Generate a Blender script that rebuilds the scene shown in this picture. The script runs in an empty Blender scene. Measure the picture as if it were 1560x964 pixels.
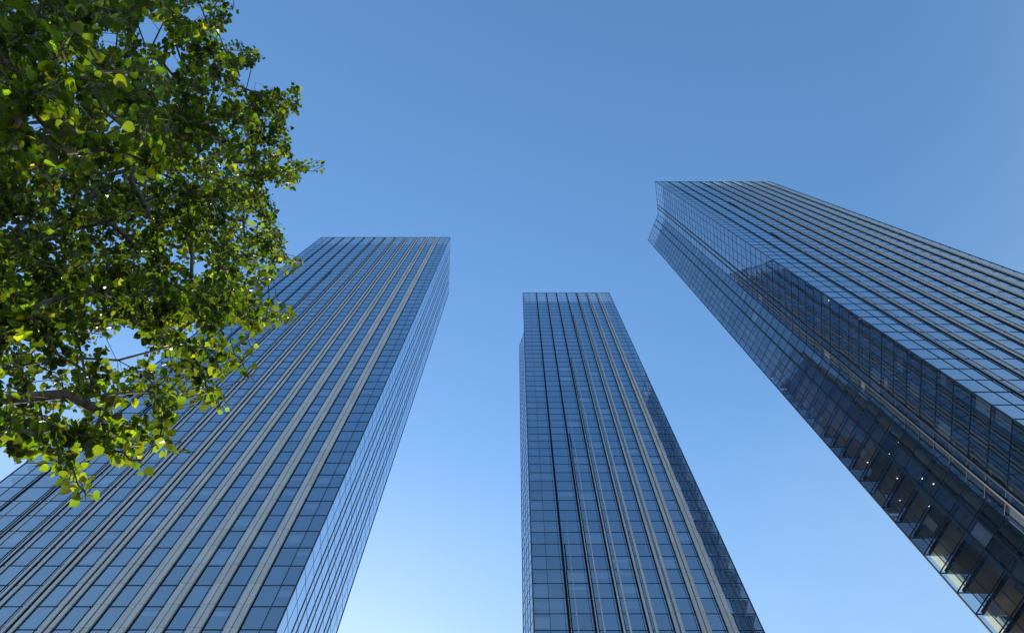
import bpy, math, random
import numpy as np
from mathutils import Vector, noise
R = math.radians
rnd = random.Random(7)
sc = bpy.context.scene
COL = sc.collection

# ------------------------------------------------------------------ camera, sky, sun, exposure
PITCH = math.pi / 2 - math.atan(346.0 / 1040.0)          # looking steeply up
CAM = Vector((0, 0, 1.6))
FPX, CX, CY = 1040.0, 786.0, 482.0                       # focal length / centre for a 1560 x 964 frame
cam = bpy.data.objects.new('camera', bpy.data.cameras.new('camera'))
COL.objects.link(cam)
cam.location = CAM
cam.rotation_euler = (math.pi / 2 + PITCH, 0, 0)
cam.data.sensor_width = 36.0
cam.data.lens = 24.0
cam.data.shift_x = -(CX - 780.0) / 1560.0
cam.data.clip_start = 0.05
cam.data.clip_end = 20000
sc.camera = cam

SUN_AZ, SUN_EL = R(-17.35), R(32)                         # in the gap between the two left towers, below the frame
world = bpy.data.worlds.new('World')
sc.world = world
world.use_nodes = True
wn = world.node_tree
bg = wn.nodes['Background']
sky = wn.nodes.new('ShaderNodeTexSky')
sky.sky_type = 'NISHITA'
sky.sun_disc = False
sky.sun_elevation = SUN_EL
sky.sun_rotation = SUN_AZ
sky.altitude = 200
sky.air_density = 1.5
sky.dust_density = 0.3
sky.ozone_density = 2.5
hs = wn.nodes.new('ShaderNodeHueSaturation')
hs.inputs['Saturation'].default_value = 1.2
wn.links.new(sky.outputs[0], hs.inputs['Color'])
# thin summer haze that thickens towards the horizon, with faint wisps
geo = wn.nodes.new('ShaderNodeTexCoord')
sxyz = wn.nodes.new('ShaderNodeSeparateXYZ'); wn.links.new(geo.outputs['Generated'], sxyz.inputs[0])
mr = wn.nodes.new('ShaderNodeMapRange'); mr.interpolation_type = 'SMOOTHSTEP'
mr.inputs['From Min'].default_value = 0.90; mr.inputs['From Max'].default_value = 0.55
mr.inputs['To Min'].default_value = 0.0; mr.inputs['To Max'].default_value = 0.42
wn.links.new(sxyz.outputs[2], mr.inputs['Value'])
wmp = wn.nodes.new('ShaderNodeMapping'); wmp.inputs['Scale'].default_value = (3.0, 5.0, 2.0); wmp.inputs['Rotation'].default_value = (0, 0.3, 0.5)
wn.links.new(geo.outputs['Generated'], wmp.inputs[0])
wno = wn.nodes.new('ShaderNodeTexNoise'); wno.inputs['Scale'].default_value = 1.6; wno.inputs['Detail'].default_value = 5; wno.inputs['Roughness'].default_value = 0.55
wn.links.new(wmp.outputs[0], wno.inputs['Vector'])
wm1 = wn.nodes.new('ShaderNodeMath'); wm1.operation = 'MULTIPLY_ADD'; wm1.inputs[1].default_value = 1.1; wm1.inputs[2].default_value = 0.45
wn.links.new(wno.outputs[0], wm1.inputs[0])
wm2 = wn.nodes.new('ShaderNodeMath'); wm2.operation = 'MULTIPLY'
wn.links.new(mr.outputs[0], wm2.inputs[0]); wn.links.new(wm1.outputs[0], wm2.inputs[1])
wmx = wn.nodes.new('ShaderNodeMix'); wmx.data_type = 'RGBA'
wn.links.new(wm2.outputs[0], wmx.inputs[0]); wn.links.new(hs.outputs[0], wmx.inputs[6]); wmx.inputs[7].default_value = (2.7, 3.6, 4.3, 1)
wn.links.new(wmx.outputs[2], bg.inputs[0])
bg.inputs[1].default_value = 0.15

sl = bpy.data.lights.new('sun', 'SUN')
sl.energy = 4.8
sl.angle = R(0.53)
sl.color = (1.0, 0.93, 0.82)
sun = bpy.data.objects.new('sun', sl)
COL.objects.link(sun)
sd = Vector((math.sin(SUN_AZ) * math.cos(SUN_EL), math.cos(SUN_AZ) * math.cos(SUN_EL), math.sin(SUN_EL)))
sun.rotation_euler = sd.to_track_quat('Z', 'Y').to_euler()
sun.location = (0, 0, 400)

sc.view_settings.view_transform = 'Standard'
sc.view_settings.look = 'None'
sc.view_settings.gamma = 1.0
sc.view_settings.exposure = 0.6
sc.view_settings.use_curve_mapping = False
sc.render.engine = 'CYCLES'
cy = sc.cycles
cy.max_bounces = 8
cy.diffuse_bounces = 4
cy.glossy_bounces = 4
cy.transmission_bounces = 4
cy.transparent_max_bounces = 16
cy.sample_clamp_indirect = 6
cy.sample_clamp_direct = 8
cy.caustics_reflective = False
cy.caustics_refractive = False
cy.use_denoising = True

# ------------------------------------------------------------------ helpers
def proj(p):
    """pixel of a world point in the 1560 x 964 frame (used to rank panes by size in the picture)"""
    x, y, z = p[0] - CAM.x, p[1] - CAM.y, p[2] - CAM.z
    s, c = math.sin(PITCH), math.cos(PITCH)
    d = y * c + z * s
    if d < 0.05:
        return None
    return CX + FPX * x / d, CY - FPX * (-y * s + z * c) / d

def unproj(u, v, r):
    s, c = math.sin(PITCH), math.cos(PITCH)
    t = (CY - v) / FPX
    d = Vector(((u - CX) / FPX, c - s * t, s + c * t)).normalized()
    return CAM + d * r

class MB:
    def __init__(self):
        self.v, self.f, self.m, self.c = [], [], [], []
    def quad(self, a, b, c, d, mi=0, col=None):
        n = len(self.v)
        self.v += [tuple(a), tuple(b), tuple(c), tuple(d)]
        self.f.append((n, n + 1, n + 2, n + 3)); self.m.append(mi); self.c.append(col)
    def box8(self, p, mi=0, skip=(), col=None):
        """p: 8 corners, bottom ring 0-3 counter-clockwise, top ring 4-7"""
        n = len(self.v)
        self.v += [tuple(q) for q in p]
        F = [(3, 2, 1, 0), (4, 5, 6, 7), (0, 1, 5, 4), (1, 2, 6, 5), (2, 3, 7, 6), (3, 0, 4, 7)]
        for i, q in enumerate(F):
            if i in skip: continue
            self.f.append(tuple(n + k for k in q)); self.m.append(mi[i] if isinstance(mi, (list, tuple)) else mi); self.c.append(col)
    def box(self, x0, x1, y0, y1, z0, z1, mi=0):
        self.box8([(x0, y0, z0), (x1, y0, z0), (x1, y1, z0), (x0, y1, z0), (x0, y0, z1), (x1, y0, z1), (x1, y1, z1), (x0, y1, z1)], mi)
    def prism(self, poly, z0, z1, mi_bot=0, mi_top=0, mi_side=0):
        n = len(self.v); k = len(poly)
        self.v += [(p[0], p[1], z0) for p in poly] + [(p[0], p[1], z1) for p in poly]
        self.f.append(tuple(range(n + k - 1, n - 1, -1))); self.m.append(mi_bot); self.c.append(None)
        self.f.append(tuple(range(n + k, n + 2 * k))); self.m.append(mi_top); self.c.append(None)
        for i in range(k):
            j = (i + 1) % k
            self.f.append((n + i, n + j, n + k + j, n + k + i)); self.m.append(mi_side); self.c.append(None)
    def tube(self, pts, rads, sides=6, mi=0, cap=True):
        base = len(self.v)
        up = Vector((0.31, 0.22, 0.93))
        for i, p in enumerate(pts):
            a = pts[max(i - 1, 0)]; b = pts[min(i + 1, len(pts) - 1)]
            t = (b - a)
            t = t.normalized() if t.length > 1e-6 else Vector((0, 0, 1))
            e1 = t.cross(up)
            if e1.length < 0.05: e1 = t.cross(Vector((1, 0, 0)))
            e1.normalize(); e2 = t.cross(e1)
            for k in range(sides):
                an = 2 * math.pi * k / sides
                self.v.append(tuple(p + (e1 * math.cos(an) + e2 * math.sin(an)) * rads[i]))
        for i in range(len(pts) - 1):
            for k in range(sides):
                k2 = (k + 1) % sides
                self.f.append((base + i * sides + k, base + i * sides + k2, base + (i + 1) * sides + k2, base + (i + 1) * sides + k)); self.m.append(mi); self.c.append(None)
        if cap:
            self.f.append(tuple(base + k for k in range(sides))); self.m.append(mi); self.c.append(None)
            e = base + (len(pts) - 1) * sides
            self.f.append(tuple(e + k for k in reversed(range(sides)))); self.m.append(mi); self.c.append(None)
    def build(self, name, mats, parent=None, smooth=False):
        me = bpy.data.meshes.new(name)
        me.from_pydata(self.v, [], self.f)
        if not isinstance(mats, (list, tuple)): mats = [mats]
        for m in mats: me.materials.append(m)
        if len(mats) > 1: me.polygons.foreach_set('material_index', self.m)
        if any(c is not None for c in self.c):
            at = me.color_attributes.new('tint', 'FLOAT_COLOR', 'CORNER')
            arr = []
            for f, c in zip(self.f, self.c):
                c = c or (0.5, 0.5, 0.5)
                arr += [c[0], c[1], c[2], 1.0] * len(f)
            at.data.foreach_set('color', arr)
        if smooth: me.polygons.foreach_set('use_smooth', [True] * len(me.polygons))
        me.update()
        o = bpy.data.objects.new(name, me)
        COL.objects.link(o)
        if parent is not None: o.parent = parent
        return o

def empty(name, loc=(0, 0, 0)):
    o = bpy.data.objects.new(name, None)
    COL.objects.link(o); o.location = loc
    o.empty_display_size = 2
    return o

def tag(o, label=None, cat=None, group=None, kind=None):
    if label: o['label'] = label
    if cat: o['category'] = cat
    if group: o['group'] = group
    if kind: o['kind'] = kind
    return o

# ------------------------------------------------------------------ materials
def mat(name):
    m = bpy.data.materials.new(name); m.use_nodes = True
    nt = m.node_tree
    for n in list(nt.nodes): nt.nodes.remove(n)
    out = nt.nodes.new('ShaderNodeOutputMaterial')
    return m, nt, out

def N(nt, typ, **kw):
    n = nt.nodes.new(typ)
    for k, v in kw.items():
        if hasattr(n, k): setattr(n, k, v)
    return n

def math_node(nt, op, a, b=None, c=None, clamp=False):
    n = nt.nodes.new('ShaderNodeMath'); n.operation = op; n.use_clamp = clamp
    for i, x in enumerate((a, b, c)):
        if x is None: continue
        if isinstance(x, (int, float)): n.inputs[i].default_value = x
        else: nt.links.new(x, n.inputs[i])
    return n.outputs[0]

def mixrgb(nt, fac, a, b, blend='MIX'):
    n = nt.nodes.new('ShaderNodeMix'); n.data_type = 'RGBA'; n.blend_type = blend
    for i, x in ((0, fac), (6, a), (7, b)):
        if isinstance(x, (int, float)): n.inputs[i].default_value = x
        elif isinstance(x, (tuple, list)): n.inputs[i].default_value = (*x[:3], 1)
        else: nt.links.new(x, n.inputs[i])
    return n.outputs[2]

def glass_material(name, f0base, expo, t0, t1):
    m, nt, out = mat(name)
    lw = N(nt, 'ShaderNodeLayerWeight'); lw.inputs['Blend'].default_value = 0.5
    p = math_node(nt, 'POWER', lw.outputs['Facing'], expo)
    at = N(nt, 'ShaderNodeVertexColor'); at.layer_name = 'tint'
    sep = N(nt, 'ShaderNodeSeparateColor'); nt.links.new(at.outputs['Color'], sep.inputs[0])
    f0 = math_node(nt, 'MULTIPLY_ADD', sep.outputs[0], 0.10, f0base)
    inv = math_node(nt, 'SUBTRACT', 1.0, f0)
    fac = math_node(nt, 'MULTIPLY_ADD', p, inv, f0, clamp=True)
    gl = N(nt, 'ShaderNodeBsdfGlossy'); gl.inputs['Roughness'].default_value = 0.015
    gcol = mixrgb(nt, math_node(nt, 'POWER', lw.outputs['Facing'], 1.6), (0.50, 0.75, 1.0), (0.96, 0.99, 1.0))
    nt.links.new(gcol, gl.inputs['Color'])
    # slow waviness of the panes
    tc = N(nt, 'ShaderNodeTexCoord')
    no = N(nt, 'ShaderNodeTexNoise'); no.inputs['Scale'].default_value = 0.35; no.inputs['Detail'].default_value = 1.0
    nt.links.new(tc.outputs['Object'], no.inputs['Vector'])
    bu = N(nt, 'ShaderNodeBump'); bu.inputs['Strength'].default_value = 0.012; bu.inputs['Distance'].default_value = 0.25
    nt.links.new(no.outputs[0], bu.inputs['Height']); nt.links.new(bu.outputs[0], gl.inputs['Normal'])
    tr = N(nt, 'ShaderNodeBsdfTransparent')
    tcol = mixrgb(nt, sep.outputs[1], t0, t1)
    nt.links.new(tcol, tr.inputs['Color'])
    mx = N(nt, 'ShaderNodeMixShader')
    nt.links.new(fac, mx.inputs[0]); nt.links.new(tr.outputs[0], mx.inputs[1]); nt.links.new(gl.outputs[0], mx.inputs[2])
    nt.links.new(mx.outputs[0], out.inputs[0])
    return m

def surf(name, col, rough=0.5, metal=0.0, spec=0.5, noise=0.0, nscale=3.0, objvar=0.0, tinted=0.0, stretch=None):
    m, nt, out = mat(name)
    b = N(nt, 'ShaderNodeBsdfPrincipled')
    b.inputs['Roughness'].default_value = rough
    b.inputs['Metallic'].default_value = metal
    b.inputs['Specular IOR Level'].default_value = spec
    c = None
    if noise or objvar:
        base = (*col, 1)
        rgb = N(nt, 'ShaderNodeRGB'); rgb.outputs[0].default_value = base
        c = rgb.outputs[0]
        if noise:
            tc = N(nt, 'ShaderNodeTexCoord')
            no = N(nt, 'ShaderNodeTexNoise'); no.inputs['Scale'].default_value = nscale; no.inputs['Detail'].default_value = 4
            if stretch:
                mp = N(nt, 'ShaderNodeMapping'); mp.inputs['Scale'].default_value = stretch
                nt.links.new(tc.outputs['Object'], mp.inputs[0]); nt.links.new(mp.outputs[0], no.inputs['Vector'])
            else:
                nt.links.new(tc.outputs['Object'], no.inputs['Vector'])
            k = math_node(nt, 'MULTIPLY_ADD', no.outputs[0], 2 * noise, 1 - noise)
            c = mixrgb(nt, 1.0, c, k, 'MULTIPLY')
        if tinted:
            vc = N(nt, 'ShaderNodeVertexColor'); vc.layer_name = 'tint'
            sp = N(nt, 'ShaderNodeSeparateColor'); nt.links.new(vc.outputs[0], sp.inputs[0])
            c = mixrgb(nt, 1.0, c, math_node(nt, 'MULTIPLY_ADD', sp.outputs[0], 2 * tinted, 1 - tinted), 'MULTIPLY')
        if objvar:
            oi = N(nt, 'ShaderNodeObjectInfo')
            k = math_node(nt, 'MULTIPLY_ADD', oi.outputs['Random'], 2 * objvar, 1 - objvar)
            c = mixrgb(nt, 1.0, c, k, 'MULTIPLY')
        nt.links.new(c, b.inputs['Base Color'])
    else:
        b.inputs['Base Color'].default_value = (*col, 1)
    nt.links.new(b.outputs[0], out.inputs[0])
    return m

M_GLASS = glass_material('coated_glass', 0.05, 0.98, (0.42, 0.50, 0.60), (0.56, 0.62, 0.70))
M_SIDE = glass_material('side_glass', 0.03, 2.45, (0.40, 0.45, 0.50), (0.54, 0.57, 0.60))
M_PLAIN = glass_material('plain_glass', 0.03, 4.6, (0.46, 0.46, 0.45), (0.62, 0.61, 0.58))
M_CLEAR = glass_material('parapet_glass', 0.05, 2.6, (0.86, 0.92, 0.96), (0.90, 0.94, 0.97))
M_FRAME = surf('dark_frame', (0.012, 0.02, 0.035), 0.4, spec=0.4)
M_SLATE = surf('slate_frame', (0.13, 0.17, 0.23), 0.35, spec=0.5)
M_GAP = surf('dark_reveal', (0.006, 0.010, 0.018), 0.8, spec=0.12)
M_PANEL = surf('grey_metal_panel', (0.47, 0.495, 0.545), 0.40, 0.0, 0.5, noise=0.12, nscale=0.9, tinted=0.08, stretch=(1.6, 1.6, 0.12))
M_JOINT = surf('panel_joint', (0.16, 0.17, 0.18), 0.6)
M_CEIL = surf('office_ceiling', (0.66, 0.55, 0.45), 0.8, objvar=0.5)
M_SLABEDGE = surf('slab_edge', (0.025, 0.03, 0.04), 0.7)
M_FLOOR = surf('office_floor', (0.24, 0.20, 0.16), 0.7)
M_CORE = surf('core_wall', (0.20, 0.17, 0.15), 0.8)
M_BLIND = surf('blind_fabric', (0.66, 0.60, 0.58), 0.8, objvar=0.3)
def back_blind():
    m, nt, out = mat('thin_blind_fabric')
    d = N(nt, 'ShaderNodeBsdfDiffuse'); d.inputs[0].default_value = (0.62, 0.62, 0.58, 1)
    t = N(nt, 'ShaderNodeBsdfTranslucent'); t.inputs[0].default_value = (0.85, 0.88, 0.82, 1)
    mx = N(nt, 'ShaderNodeMixShader'); mx.inputs[0].default_value = 0.7
    nt.links.new(d.outputs[0], mx.inputs[1]); nt.links.new(t.outputs[0], mx.inputs[2]); nt.links.new(mx.outputs[0], out.inputs[0])
    return m
M_BACKBLIND = back_blind()
M_RAIL = surf('white_steel', (0.75, 0.76, 0.76), 0.4)
M_ROOF = surf('roof_deck', (0.45, 0.44, 0.42), 0.8)
def emit(name, col, s):
    m, nt, out = mat(name)
    e = N(nt, 'ShaderNodeEmission'); e.inputs[0].default_value = (*col, 1); e.inputs[1].default_value = s
    nt.links.new(e.outputs[0], out.inputs[0]); return m
M_LAMP = emit('lamp_glow', (1.0, 0.95, 0.85), 2.5)

# ------------------------------------------------------------------ ground
def ground():
    m, nt, out = mat('plaza_paving')
    b = N(nt, 'ShaderNodeBsdfPrincipled'); b.inputs['Roughness'].default_value = 0.75
    tc = N(nt, 'ShaderNodeTexCoord')
    br = N(nt, 'ShaderNodeTexBrick'); br.inputs['Scale'].default_value = 1.0
    br.inputs['Color1'].default_value = (0.20, 0.195, 0.185, 1); br.inputs['Color2'].default_value = (0.16, 0.155, 0.15, 1)
    br.inputs['Mortar'].default_value = (0.10, 0.10, 0.10, 1); br.inputs['Mortar Size'].default_value = 0.008
    br.inputs['Brick Width'].default_value = 0.9; br.inputs['Row Height'].default_value = 0.6
    nt.links.new(tc.outputs['Object'], br.inputs['Vector'])
    no = N(nt, 'ShaderNodeTexNoise'); no.inputs['Scale'].default_value = 0.4; no.inputs['Detail'].default_value = 5
    nt.links.new(tc.outputs['Object'], no.inputs['Vector'])
    k = math_node(nt, 'MULTIPLY_ADD', no.outputs[0], 0.5, 0.75)
    nt.links.new(mixrgb(nt, 1.0, br.outputs[0], k, 'MULTIPLY'), b.inputs['Base Color'])
    nt.links.new(b.outputs[0], out.inputs[0])
    mb = MB()
    ring = [(6000 * math.cos(2 * math.pi * i / 48), 6000 * math.sin(2 * math.pi * i / 48)) for i in range(48)]
    n = len(mb.v); mb.v += [(x, y, 0) for x, y in ring]; mb.f.append(tuple(range(48))); mb.m.append(0); mb.c.append(None)
    o = mb.build('ground', m); tag(o, kind='structure')
ground()

# ------------------------------------------------------------------ towers
FH, Z0, NF = 3.924, 2.0, 76                              # storey height, first line, storeys
ROOFK = 73                                               # storey line that carries the roof deck; glass parapet above
ZTOP = 301.6

def inset_poly(poly, d):
    n = len(poly); out = []
    for i in range(n):
        p0, p1, p2 = Vector(poly[i - 1]), Vector(poly[i]), Vector(poly[(i + 1) % n])
        a, b = (p1 - p0).normalized(), (p2 - p1).normalized()
        na, nb = Vector((-a.y, a.x)), Vector((-b.y, b.x))
        bis = (na + nb); bis.normalize()
        out.append(tuple(p1 + bis * (d / max(0.25, bis.dot(na)))))
    return out

def tower(name, label, origin, W, pil_front, s_at, clear_to=-2, lamp_spots=(), deep_right=False):
    """W: front width; pil_front: centres of the pilasters on the front; s_at(i, z): how far the light panels of pilaster i have opened"""
    root = empty(name, (origin[0], origin[1], 0))
    tag(root, label, 'skyscraper', 'tall blue glass towers')
    D, SK = 25.75, -1.55
    poly = [(0, 0), (W, 0), (W + SK, D), (SK, D), (2.2, 14.2)]     # notch in the left side
    NFR, NRT, NBK, NF2, NF1 = 0, 1, 2, 3, 4
    glass_cells = []                                      # (area in picture, quad, colour)
    seen = lambda p: proj((p[0] + origin[0], p[1] + origin[1], p[2]))
    edges = []
    for i in range(5):
        a, b = Vector(poly[i]), Vector(poly[(i + 1) % 5])
        t = (b - a); L = t.length; t.normalize()
        nrm = Vector((t.y, -t.x))
        edges.append((a, t, nrm, L))
    def P(e, u, n, z):
        a, t, nr, L = edges[e]
        q = a + t * u + nr * n
        return (q.x, q.y, z)
    def ebox(mb, e, u0, u1, n0, n1, z0, z1, mi=0, col=None):
        mb.box8([P(e, u0, n1, z0), P(e, u1, n1, z0), P(e, u1, n0, z0), P(e, u0, n0, z0),
                 P(e, u0, n1, z1), P(e, u1, n1, z1), P(e, u1, n0, z1), P(e, u0, n0, z1)], mi, (), col)
    # columns of every edge: pilaster centres, thin mullions, thick fins
    pils = {NFR: list(pil_front), NRT: [6.1, 10.65, 15.2, 19.75], NBK: [W - p for p in pil_front], NF2: [], NF1: []}
    thin = {NFR: [2.85, W - 2.0 if W - pil_front[-1] > 4.4 else W - 1.3], NRT: [2.7, 23.3], NBK: [2.5, W - 2.85], NF2: [1.65, 3.3, 4.95], NF1: [7.0, 9.6, 12.2]}
    LF2 = edges[NF2][3]; LF1 = edges[NF1][3]
    thick = {NFR: [], NRT: [], NBK: [], NF2: [LF2 - 2.5, LF2 - 4.9], NF1: [2.75, 4.35]}
    levels = [Z0 + FH * k for k in range(NF + 1)] + [ZTOP]
    # glass ---------------------------------------------------------------
    blinds = []
    for e in range(5):
        L = edges[e][3]
        cuts = [0.0] + sorted([p for p in thin[e]] + [x for p in thick[e] for x in (p,)] + [p for p in pils[e]]) + [L]
        cells = []
        for a, b in zip(cuts[:-1], cuts[1:]):
            cells.append((a, b))
        for k in range(-1, NF + 1):
            z0 = 0.3 if k < 0 else levels[k]
            z1 = levels[k + 1]
            for (a, b) in cells:
                ja, jb = rnd.gauss(0, 0.0018), rnd.gauss(0, 0.0018)
                um, zm = (a + b) / 2, (z0 + z1) / 2
                off = lambda u, z: ja * (u - um) + jb * (z - zm)
                q = [P(e, a, off(a, z0), z0), P(e, b, off(b, z0), z0), P(e, b, off(b, z1), z1), P(e, a, off(a, z1), z1)]
                col = (rnd.random(), rnd.random(), rnd.random())
                area = 0.0
                if e in (NFR, NRT, NF1, NF2):
                    # faces the camera?
                    c = Vector(P(e, um, 0, zm)) + Vector((origin[0], origin[1], 0))
                    n3 = Vector((edges[e][2].x, edges[e][2].y, 0))
                    if (CAM - c).dot(n3) > 0:
                        pp = [seen(x) for x in q]
                        if all(x is not None for x in pp):
                            cxm = sum(x[0] for x in pp) / 4; cym = sum(x[1] for x in pp) / 4
                            if 0 < cxm < 1560 and 0 < cym < 964:
                                area = abs(sum(pp[i][0] * pp[(i + 1) % 4][1] - pp[(i + 1) % 4][0] * pp[i][1] for i in range(4))) / 2
                glass_cells.append((area, q, col, 1 if k >= ROOFK else (2 if e in (NF1, NF2) else (3 if e == NRT and deep_right else 0))) if not (k < clear_to and ((e == NF2 and a == 0.0) or (e == NBK and b == L))) else (area, q, col, 1))
                prob = 0.22 if e == NFR else (0.11 if e in (NF2, NF1) else 0.15)
                if 0 <= k < ROOFK and rnd.random() < prob:
                    drop = rnd.choice([0.25, 0.4, 0.55, 0.8, 0.95]) * (FH - 0.75)
                    blinds.append((area, e, a + 0.08, b - 0.08, z1 - 0.62 - drop, z1 - 0.62))
    glass_cells.sort(key=lambda x: -x[0])
    for area, q, col, par in glass_cells[:100]:
        mb = MB(); mb.quad(*q, 0, col); mb.build('window_pane', (M_GLASS, M_CLEAR, M_SIDE, M_PLAIN)[par], root)
    mb = MB()
    for area, q, col, par in glass_cells[100:]: mb.quad(*q, int(par), col)
    tag(mb.build('window_pane', [M_GLASS, M_CLEAR, M_SIDE, M_PLAIN], root), kind='stuff')
    # blinds ----------------------------------------------------------------
    blinds.sort(key=lambda x: -x[0])
    for bl in blinds[:100]:
        mb = MB(); ebox(mb, bl[1], bl[2], bl[3], -0.24, -0.21, bl[4], bl[5]); mb.build('roller_blind', M_BLIND, root)
    mb = MB()
    for bl in blinds[100:]: ebox(mb, bl[1], bl[2], bl[3], -0.24, -0.21, bl[4], bl[5])
    tag(mb.build('roller_blind', M_BLIND, root), kind='stuff')
    # full-height blinds drawn along the back wall beside the notch corner, lit from behind by the sun
    LB = edges[NBK][3]
    for k in range(12, 22):
        if rnd.random() < 0.2: continue
        mb = MB(); z0, z1 = levels[k] + 0.06, levels[k + 1] - 0.64
        ebox(mb, NBK, LB - 2.3, LB - 0.55, -0.27, -0.25, z0, z1)
        mb.build('roller_blind', M_BACKBLIND, root)
    # transoms ---------------------------------------------------------------
    for k, z in enumerate(levels):
        mb = MB()
        h = 0.052 if k < NF + 1 else 0.16
        for e in range(5):
            ebox(mb, e, 0.0, edges[e][3], -0.10, 0.055 if e in (NFR, NBK) else (0.012 if e == NRT else 0.04), z - h, z + h)
        mb.build('transom' if k <= NF else 'coping', M_FRAME if k <= ROOFK else M_SLATE, root)
    # mullions, fins, corner posts -------------------------------------------
    for e in range(5):
        for u in thin[e]:
            mb = MB(); ebox(mb, e, u - 0.04, u + 0.04, -0.08, 0.075 if e in (NFR, NBK) else (0.025 if e == NRT else 0.06), 0.3, ZTOP - 0.2); mb.build('mullion', M_FRAME, root)
        for u in thick[e]:
            mb = MB(); ebox(mb, e, u - 0.15, u + 0.15, -0.08, 0.20, 0.3, ZTOP - 0.2); mb.build('fin', M_FRAME, root)
    for p in poly:
        mb = MB()
        mb.box(p[0] - 0.09, p[0] + 0.09, p[1] - 0.09, p[1] + 0.09, 0.3, ZTOP + 0.02); mb.build('corner_post', M_FRAME, root)
    # pilasters ----------------------------------------------------------------
    MODK = 8
    for e in (NFR, NBK) + ((NRT,) if deep_right else ()):
        npil = len(pils[e])
        for i, u in enumerate(pils[e]):
            mb = MB()
            for k in range(-1, NF + 1):
                z0 = 0.3 if k < 0 else levels[k]
                z1 = levels[k + 1]
                zq = levels[max(0, k)] * 0.7 + 0.3 * levels[max(0, (k // MODK) * MODK)]
                s = s_at(i, zq) if e == NFR else 0.9
                s = max(0.0, min(1.0, s))
                flat = False
                d0 = 0.10 + 0.28 * s
                zz0, zz1 = z0 + 0.02, z1 - 0.02
                wb = 0.40 * (1 - s)
                x = u - 0.84
                rv = 0.08 + 0.08 * s
                # dark reveals on both sides and the groove between the two panels
                ebox(mb, e, x - rv, x + wb, -0.05, 0.065, z0, z1, 1)
                wl, wr = 0.80 * s, 0.03 + 0.77 * s
                if s > 0.25:
                    ebox(mb, e, u + 0.84, u + 0.84 + rv * s, -0.05, 0.063, z0, z1, 1)
                if wl > 0.06:
                    a = x + wb; b = min(a + wl, u - 0.06)
                    ebox(mb, e, a, b, 0.0, d0, zz0, zz1, 0, (rnd.random(),) * 3)
                    ebox(mb, e, a + 0.02, b - 0.02, 0.0, d0 - 0.03, z0, z1, 1)
                if s > 0.02 or k > NF:
                    b = u + 0.84; a = max(b - wr, u + 0.06)
                    ebox(mb, e, a, b, 0.0, d0, zz0, zz1, 0, (rnd.random(),) * 3)
                    ebox(mb, e, a + 0.02, b - 0.02, 0.0, d0 - 0.03, z0, z1, 1)
                if s > 0.06:
                    gw = 0.10 + 0.16 * (1 - s)
                    c0 = x + wb + wl if wl > 0.06 else u - 0.2
                    ebox(mb, e, min(c0, u - 0.06) + 0.003, min(c0, u - 0.06) + gw, -0.03, 0.075, z0, z1, 1)
                # thin mullion left of the zone
                ebox(mb, e, u - 1.34, u - 1.28, -0.04, 0.070, z0, z1, 1)
            mb.build('pilaster', [M_PANEL, M_GAP], root)
    for u in ([] if deep_right else pils[NRT]):
        mb = MB()
        for du in (-0.86, 0.86): ebox(mb, NRT, u + du - 0.03, u + du + 0.03, -0.05, 0.10, 0.3, ZTOP - 0.2)
        mb.build('fin_pair', M_SLATE, root)
    # slabs, core, roof --------------------------------------------------------
    ip = inset_poly(poly, 0.42)
    for k in range(ROOFK):
        mb = MB(); z = levels[k]
        mb.prism(ip, z - 0.62, z + 0.04, 0, 2, 1)
        mb.build('floor_slab', [M_CEIL, M_SLABEDGE, M_FLOOR], root)
    mb = MB(); z = levels[ROOFK]
    mb.prism(ip, z - 0.7, z + 0.25, 0, 2, 1)
    mb.build('roof', [M_CEIL, M_SLABEDGE, M_ROOF], root)
    mb = MB(); mb.box(9.5, W - 9.0, 9.0, D - 8.0, 0.0, levels[ROOFK] - 0.71); mb.build('core', M_CORE, root)
    # plant room on the roof, low behind the parapet
    mb = MB(); mb.box(9.0, W - 12.0, 8.0, D - 7.0, levels[ROOFK] + 0.26, levels[ROOFK] + 7.0); mb.build('plant_room', M_ROOF, root)
    # steel frame behind the parapet glass
    mb = MB()
    for e in range(5):
        L = edges[e][3]
        for zz in (levels[ROOFK] + 0.6, levels[ROOFK + 1] + 0.5, levels[ROOFK + 2] + 0.4, levels[ROOFK + 3] + 0.4):
            ebox(mb, e, 0.6, L - 0.6, -0.75, -0.60, zz, zz + 0.22)
        n = int(L / 2.3)
        for j in range(1, n):
            u = L * j / n
            ebox(mb, e, u - 0.07, u + 0.07, -0.58, -0.44, levels[ROOFK] + 0.3, ZTOP - 0.6)
    mb.build('parapet_frame', M_RAIL, root)
    # columns along the glass
    for e in (NFR, NF2, NF1, NRT):
        L = edges[e][3]
        for j in range(1, int(L / 9) + 1):
            u = L * j / (int(L / 9) + 1)
            mb = MB()
            ebox(mb, e, u - 0.45, u + 0.45, -2.6, -1.7, 0.0, levels[ROOFK] - 0.72)
            mb.build('column', M_CORE, root)
    # ceiling lamps
    for (e, u, n, k) in lamp_spots:
        c = Vector(P(e, u, -n, levels[k] - 0.625))
        mb = MB()
        pts = [(c.x + 0.10 * math.cos(2 * math.pi * q / 12), c.y + 0.10 * math.sin(2 * math.pi * q / 12)) for q in range(12)]
        mb.prism(pts, c.z - 0.05, c.z)
        mb.build('ceiling_lamp', M_LAMP, root)
    return root

def s_left(i, z):                 # i counts from the left, 11 pilasters
    j = 10 - i
    return 0.80 - 0.13 * j + 0.75 * (1 - z / ZTOP)
def s_mid(i, z):
    j = 6 - i
    return 0.42 - 0.16 * j + 0.95 * (1 - z / ZTOP)
def s_right(i, z):
    j = 9 - i
    return 0.70 - 0.11 * j + 0.60 * (1 - z / ZTOP)

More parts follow.
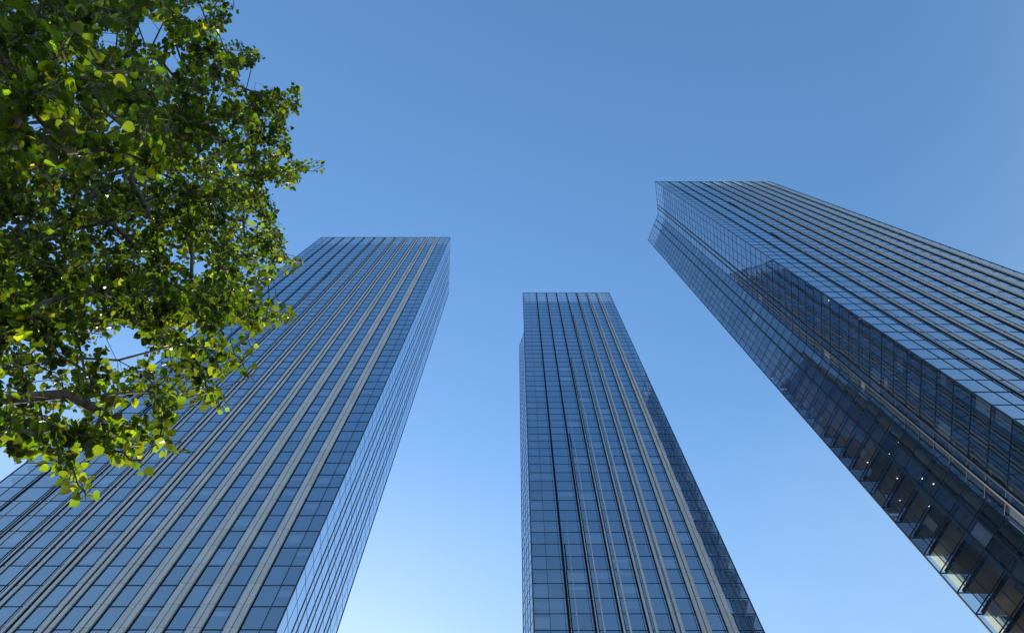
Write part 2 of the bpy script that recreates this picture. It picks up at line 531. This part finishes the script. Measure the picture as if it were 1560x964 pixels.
tower('glass_tower', 'broad blue glass tower behind the leafy tree, wide grey pilasters down its front', (-86.65, 62.63), 57.4,
      [6.48 + 4.55 * i for i in range(11)], s_left)
tower('glass_tower', 'slimmest and farthest blue glass tower, standing alone between two wider towers', (3.16, 88.40), 39.5,
      [6.85 + 4.55 * i for i in range(7)], s_mid, deep_right=True)
lamps = [(3, 2.5, 2.2, 27), (3, 6.5, 2.0, 26), (3, 9.0, 2.5, 26), (3, 4.3, 2.4, 25), (3, 7.0, 3.0, 24), (3, 2.4, 1.6, 24), (3, 8.2, 1.8, 23),
         (3, 4.5, 3.0, 23), (3, 6.0, 2.0, 28), (4, 11.5, 2.4, 29), (4, 13.2, 1.4, 31), (0, 1.5, 1.6, 33), (0, 4.2, 1.6, 33), (4, 12.6, 1.6, 30)]
tower('glass_tower', 'nearest glass tower with a notched dark side and crowded ribs, rising to the right', (60.48, 38.09), 49.7,
      [6.40 + 4.5 * i for i in range(10)], s_right, 21, lamps)

# ------------------------------------------------------------------ tree
def bark_material():
    m, nt, out = mat('bark')
    b = N(nt, 'ShaderNodeBsdfPrincipled'); b.inputs['Roughness'].default_value = 0.85
    tc = N(nt, 'ShaderNodeTexCoord')
    mp = N(nt, 'ShaderNodeMapping'); mp.inputs['Scale'].default_value = (9, 9, 2.2); nt.links.new(tc.outputs['Object'], mp.inputs[0])
    no = N(nt, 'ShaderNodeTexNoise'); no.inputs['Scale'].default_value = 2.5; no.inputs['Detail'].default_value = 6
    nt.links.new(mp.outputs[0], no.inputs['Vector'])
    rp = N(nt, 'ShaderNodeValToRGB'); rp.color_ramp.elements[0].position = 0.35; rp.color_ramp.elements[1].position = 0.65
    rp.color_ramp.elements[0].color = (0.05, 0.04, 0.03, 1); rp.color_ramp.elements[1].color = (0.20, 0.18, 0.15, 1)
    nt.links.new(no.outputs[0], rp.inputs[0]); nt.links.new(rp.outputs[0], b.inputs['Base Color'])
    bu = N(nt, 'ShaderNodeBump'); bu.inputs['Strength'].default_value = 0.6; bu.inputs['Distance'].default_value = 0.02
    nt.links.new(no.outputs[0], bu.inputs['Height']); nt.links.new(bu.outputs[0], b.inputs['Normal'])
    nt.links.new(b.outputs[0], out.inputs[0])
    return m

def leaf_material():
    m, nt, out = mat('leaf')
    at = N(nt, 'ShaderNodeVertexColor'); at.layer_name = 'tint'
    tc = N(nt, 'ShaderNodeTexCoord')
    no = N(nt, 'ShaderNodeTexNoise'); no.inputs['Scale'].default_value = 60; no.inputs['Detail'].default_value = 3
    nt.links.new(tc.outputs['Object'], no.inputs['Vector'])
    k = math_node(nt, 'MULTIPLY_ADD', no.outputs[0], 0.7, 0.65)
    c = mixrgb(nt, 1.0, at.outputs[0], k, 'MULTIPLY')
    d = N(nt, 'ShaderNodeBsdfDiffuse'); nt.links.new(c, d.inputs[0])
    tr = N(nt, 'ShaderNodeBsdfTranslucent')
    tcol = mixrgb(nt, 1.0, c, (8.0, 7.2, 1.0), 'MULTIPLY')
    nt.links.new(tcol, tr.inputs[0])
    mx = N(nt, 'ShaderNodeAddShader'); nt.links.new(d.outputs[0], mx.inputs[0]); nt.links.new(tr.outputs[0], mx.inputs[1])
    g = N(nt, 'ShaderNodeBsdfGlossy'); g.inputs['Roughness'].default_value = 0.24
    lw = N(nt, 'ShaderNodeLayerWeight'); lw.inputs['Blend'].default_value = 0.5
    fr = math_node(nt, 'MULTIPLY_ADD', math_node(nt, 'POWER', lw.outputs['Facing'], 4.0), 0.22, 0.035)
    m2 = N(nt, 'ShaderNodeMixShader'); nt.links.new(fr, m2.inputs[0]); nt.links.new(mx.outputs[0], m2.inputs[1]); nt.links.new(g.outputs[0], m2.inputs[2])
    nt.links.new(m2.outputs[0], out.inputs[0])
    return m
M_BARK, M_LEAF = bark_material(), leaf_material()

OUTLINE = [(-900, -900), (355, -900), (362, -5), (345, 42), (352, 62), (378, 58), (400, 92), (374, 108), (372, 135), (395, 142), (412, 118), (425, 138),
           (462, 128), (455, 178), (430, 190), (446, 205), (440, 232), (498, 244), (494, 264), (462, 262), (452, 292), (425, 285), (415, 298), (425, 320), (436, 352), (438, 392),
           (463, 395), (458, 412), (410, 430), (392, 452), (450, 468), (448, 492), (405, 500), (395, 530), (384, 578), (352, 560), (336, 595), (350, 622), (330, 622), (282, 610), (262, 648), (284, 672), (270, 690),
           (232, 665), (212, 688), (228, 716), (206, 716), (168, 690), (140, 722), (152, 745), (128, 768), (102, 750), (92, 715), (62, 690), (34, 712), (-60, 690), (-900, 760)]
HOLES = [(168, 62, 15), (232, 48, 24), (185, 542, 26), (52, 188, 17), (170, 185, 13), (300, 20, 14), (262, 98, 16), (205, 618, 30), (110, 112, 8), (72, 342, 8), (178, 700, 24), (290, 640, 22), (330, 585, 12), (385, 330, 9), (120, 690, 12), (152, 634, 14)]
def inside(u, v):
    c = False; n = len(OUTLINE)
    for i in range(n):
        x0, y0 = OUTLINE[i]; x1, y1 = OUTLINE[(i + 1) % n]
        if (y0 > v) != (y1 > v) and u < (x1 - x0) * (v - y0) / (y1 - y0) + x0: c = not c
    return c
def ok_pixel(u, v, grow=0.0):
    if not inside(u, v): return False
    for (hx, hy, hr) in HOLES:
        if (u - hx) ** 2 + (v - hy) ** 2 < (hr + grow) ** 2: return False
    return True

def tree():
    tr = random.Random(23)
    base = Vector((-4.75, 1.25, 0))
    root = empty('leafy_tree', base)
    tag(root, 'leafy green poplar-like tree with some yellow leaves overhanging the left side', 'tree')
    loc = lambda p: p - base
    # trunk
    tp = [Vector((-4.75, 1.25, -0.1)), Vector((-4.74, 1.26, 0.35)), Vector((-4.70, 1.27, 1.5)), Vector((-4.62, 1.22, 3)), Vector((-4.58, 1.28, 4.5)), Vector((-4.50, 1.22, 6)), Vector((-4.46, 1.30, 7.5)), Vector((-4.38, 1.24, 9)), Vector((-4.33, 1.32, 10.5)), Vector((-4.3, 1.28, 12.2)), Vector((-4.26, 1.22, 14.0))]
    trd = [0.27, 0.20, 0.17, 0.15, 0.135, 0.115, 0.095, 0.07, 0.048, 0.03, 0.012]
    mb = MB(); mb.tube([loc(p) for p in tp], trd, 12); mb.build('trunk', M_BARK, root, True)
    def trunk_at(z):
        for a, b in zip(tp[:-1], tp[1:]):
            if a.z <= z <= b.z: return a.lerp(b, (z - a.z) / (b.z - a.z))
        return tp[-1]
    # tips the crown reaches
    tips = []
    tries = 0
    want_in, want_out = 3300, 1000
    nin = nout = 0
    cc = Vector((-4.3, 1.5, 8.2))
    while (nin < want_in or nout < want_out) and tries < 200000:
        tries += 1
        if nin < want_in and tr.random() < 0.7:
            u = tr.uniform(-20, 505); v = tr.uniform(-20, 770)
            if not ok_pixel(u, v, 5): continue
            f = max(0.0, min(1.0, (v + 20) / 790))
            r = tr.uniform(3.6 + 1.6 * (1 - f), 13.5 - 7.2 * f)
            if u > 380 and v < 420: r = tr.uniform(7.6, 9.8)
            if v < 260 and u < 260 and tr.random() < 0.12: r = tr.uniform(3.0, 4.2)
            if v > 500 and tr.random() < 0.62: nin += 1; continue
            p = unproj(u, v, r)
            if noise.noise(p * 1.15 + Vector((3.1, 0.7, 9.2))) < -0.10: continue
            tips.append(p); nin += 1
        elif nout < want_out:
            d = Vector((tr.gauss(0, 1), tr.gauss(0, 1), tr.gauss(0, 1))).normalized() * (tr.random() ** 0.33)
            p = cc + Vector((d.x * 3.1, d.y * 2.9, d.z * 5.4))
            q = proj(p)
            if q is not None and -30 < q[0] < 1590 and -30 < q[1] < 990: continue
            if q is not None and not inside(*q) and q[0] > -400: continue
            if p.z < 2.6: continue
            tips.append(p); nout += 1
    SPRAYS = [(400, 255, 494, 253, 9), (385, 395, 456, 404, 7), (370, 490, 447, 479, 7), (290, 560, 343, 618, 5.5), (180, 598, 338, 606, 5.2), (88, 640, 128, 758, 4.6), (190, 640, 276, 682, 5),
              (150, 640, 222, 712, 4.8), (350, 100, 396, 84, 8.5), (385, 150, 456, 136, 8.5), (330, 40, 358, 4, 8), (330, 500, 378, 572, 6), (20, 640, 45, 700, 4.8), (400, 310, 432, 388, 7.5), (395, 215, 450, 172, 8.5), (120, 660, 200, 700, 4.7)]
    spray_keys = set()
    for (u0, v0, u1, v1, r0) in SPRAYS:
        for q in range(7):
            t = q / 6
            tips.append(unproj(u0 + (u1 - u0) * t + tr.gauss(0, 4), v0 + (v1 - v0) * t + tr.gauss(0, 4), r0 + tr.uniform(-0.15, 0.15)))
            spray_keys.add(tuple(round(x, 4) for x in tips[-1]))
    # main limbs: cluster the tips round limb directions
    limb_targets = []
    K = 34
    idx = [tr.randrange(len(tips))]
    arr = np.array([tuple(t) for t in tips])
    dmin = np.linalg.norm(arr - arr[idx[0]], axis=1)
    for _ in range(K - 1):
        j = int(dmin.argmax()); idx.append(j)
        dmin = np.minimum(dmin, np.linalg.norm(arr - arr[j], axis=1))
    cent = arr[idx].copy()
    for _ in range(6):
        lab = np.argmin(((arr[:, None, :] - cent[None]) ** 2).sum(2), axis=1)
        for k in range(K):
            if (lab == k).any(): cent[k] = arr[lab == k].mean(0)
    for k in range(K):
        mem = [tips[i] for i in range(len(tips)) if lab[i] == k]
        if not mem: continue
        c = Vector(cent[k])
        hd = math.hypot(c.x + 4.5, c.y - 1.25)
        zs = max(2.4, min(13.0, c.z - 0.75 * hd - 0.2))
        st = trunk_at(zs)
        # limb path, bowed upwards
        nseg = 9
        nodes = []; parent = []
        side = Vector((tr.gauss(0, 1), tr.gauss(0, 1), 0)) * 0.10
        far = max(mem, key=lambda p: (p - st).length)
        end = c.lerp(far, 0.3)
        for s in range(nseg + 1):
            t = s / nseg
            p = st.lerp(end, t) + Vector((0, 0, 0.35 * math.sin(math.pi * t) * min(1.0, hd / 2))) + side * math.sin(2.2 * math.pi * t) + Vector((tr.gauss(0, .025), tr.gauss(0, .025), tr.gauss(0, .025))) * (1 if 0 < s else 0)
            nodes.append(p); parent.append(s - 1)
        na = [tuple(p) for p in nodes]
        mem.sort(key=lambda p: (p - st).length)
        tipnodes = []
        for p in mem:
            A = np.array(na)
            d = np.linalg.norm(A - np.array(tuple(p)), axis=1)
            # prefer joints on the inner side of the tip
            pen = np.maximum(0, np.linalg.norm(A - np.array(tuple(st)), axis=1) - (p - st).length) * 2.0
            j = int((d + pen).argmin())
            L = d[j]
            steps = max(1, int(math.ceil(L / 0.22)))
            prev = j; q0 = nodes[j].copy()
            w = Vector((tr.gauss(0, 1), tr.gauss(0, 1), tr.gauss(0, 1))) * 0.06 * L
            for s in range(1, steps + 1):
                t = s / steps
                q = q0.lerp(p, t) + w * math.sin(math.pi * t) + Vector((0, 0, 0.05 * L * math.sin(math.pi * t)))
                nodes.append(q); na.append(tuple(q)); parent.append(prev); prev = len(nodes) - 1
            tipnodes.append(prev)
        n = len(nodes)
        load = [0.0] * n
        for t_ in tipnodes: load[t_] += 1
        for i in range(n - 1, -1, -1):
            if parent[i] >= 0: load[parent[i]] += load[i]
        rad = [max(0.0024, 0.0025 * (max(1.0, l)) ** 0.50) for l in load]
        for i in range(nseg + 1): rad[i] = min(rad[i], 0.026 * (1 - i / nseg) + 0.005)
        # chains -> tubes
        kids = [[] for _ in range(n)]
        for i in range(n):
            if parent[i] >= 0: kids[parent[i]].append(i)
        mb = MB(); stack = [(None, 0)]
        while stack:
            par, i = stack.pop()
            chain = ([par] if par is not None else []) + [i]
            while kids[i]:
                ks = sorted(kids[i], key=lambda q: -load[q])
                for o_ in ks[1:]: stack.append((i, o_))
                i = ks[0]; chain.append(i)
            if len(chain) > 1:
                rr = [rad[q] for q in chain]
                if par is not None: rr[0] = rr[1]
                mb.tube([loc(nodes[q]) for q in chain], rr, 6 if rr[0] > 0.012 else 4, cap=False)
        limb = mb.build('branch', M_BARK, root, True)
        # leaves
        lb = MB()
        for tn in tipnodes:
            # walk back along the twig
            path = [tn]; i = tn
            while parent[i] >= 0 and len(path) < 5:
                i = parent[i]; path.append(i)
            is_spray = tuple(round(x, 4) for x in nodes[tn]) in spray_keys
            yellow_twig = tr.random() < (0.07 if nodes[tn].y > 1.9 else 0.01)
            nl = tr.randint(8, 12) if is_spray else tr.randint(11, 19)
            for q in range(nl):
                t = tr.random() ** 1.2 * (len(path) - 1)
                a = nodes[path[int(t)]]; b = nodes[path[min(int(t) + 1, len(path) - 1)]]
                at_ = a.lerp(b, t - int(t))
                dirv = Vector((tr.gauss(0, 1), tr.gauss(0, 1), tr.gauss(-0.35, 0.8))).normalized()
                pet = tr.uniform(0.025, 0.06)
                p0 = at_ + dirv * pet
                size = tr.uniform(0.022, 0.047) * (1.25 if p0.z < 6.0 and p0.y > 1.6 else 1.0)
                pp = proj(p0 + dirv * size * 0.5)
                if pp is not None and -40 < pp[0] < 1600 and -40 < pp[1] < 1000:
                    if not is_spray and not ok_pixel(pp[0], pp[1], -3): continue
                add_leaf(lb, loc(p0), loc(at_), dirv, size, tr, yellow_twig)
        lf = lb.build('foliage', M_LEAF, limb, True)
    # sawn-off stub low in the crown
    a, b = unproj(100, 600, 5.3), unproj(184, 647, 5.15)
    st = trunk_at(3.4)
    mb = MB()
    pts = [st, st.lerp(a, 0.5) + Vector((0, 0, 0.12)), a, a.lerp(b, 0.5) + Vector((0, 0, 0.01)), b]
    mb.tube([loc(p) for p in pts], [0.05, 0.042, 0.034, 0.03, 0.027], 9)
    mb.build('broken_branch', M_BARK, root, True)

LEAF = [(0.0, 0.0), (0.30, -0.06), (0.52, 0.18), (0.50, 0.45), (0.30, 0.74), (0.0, 1.08)]
def add_leaf(mb, p, twig, d, size, tr, yellow):
    """heart-shaped blade, folded a little along the midrib; p: base of blade, d: direction of the midrib"""
    up = Vector((tr.gauss(0, 0.45), tr.gauss(0, 0.45), 1.0))
    s = d.cross(up)
    if s.length < 0.05: s = d.cross(Vector((1, 0, 0)))
    s.normalize(); nrm = s.cross(d)
    fold = tr.uniform(0.05, 0.35); curl = tr.uniform(-0.25, 0.15)
    if yellow and tr.random() < 0.75 or tr.random() < 0.005:
        c = (tr.uniform(0.040, 0.056), tr.uniform(0.042, 0.054), 0.007)
    else:
        # sun and shade put into leaf colour: lime low and sunward, deep green elsewhere
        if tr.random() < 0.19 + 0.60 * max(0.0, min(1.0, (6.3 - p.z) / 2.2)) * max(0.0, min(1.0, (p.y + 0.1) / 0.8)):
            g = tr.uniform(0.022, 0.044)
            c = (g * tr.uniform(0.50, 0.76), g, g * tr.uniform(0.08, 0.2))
        else:
            g = tr.uniform(0.006, 0.020)
            c = (g * tr.uniform(0.45, 0.75), g, g * tr.uniform(0.12, 0.25))
    def pt(x, y):
        return p + s * (x * size) + d * (y * size) + nrm * (abs(x) * fold + curl * y * y) * size
    n = len(mb.v)
    side = [(0.20, -0.09), (0.40, 0.0), (0.53, 0.22), (0.52, 0.44), (0.40, 0.66), (0.20, 0.88)]
    mid = [pt(0, 0.0), pt(0, 0.22), pt(0, 0.44), pt(0, 0.66), pt(0, 0.88), pt(0, 1.10)]
    mb.v += [tuple(q) for q in mid] + [tuple(pt(x, y)) for x, y in side] + [tuple(pt(-x, y)) for x, y in side]
    F = [(0, 6, 7, 8), (0, 8, 1), (1, 8, 9, 2), (2, 9, 10, 3), (3, 10, 11, 4), (4, 11, 5),
         (0, 14, 13, 12), (0, 1, 14), (1, 2, 15, 14), (2, 3, 16, 15), (3, 4, 17, 16), (4, 5, 17)]
    for f in F:
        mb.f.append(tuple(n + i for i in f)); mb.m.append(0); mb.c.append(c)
    # leaf stalk
    e = s * 0.0011
    m_ = len(mb.v)
    mb.v += [tuple(twig - e), tuple(twig + e), tuple(p + e), tuple(p - e)]
    mb.f.append((m_, m_ + 1, m_ + 2, m_ + 3)); mb.m.append(0); mb.c.append(c)
tree()
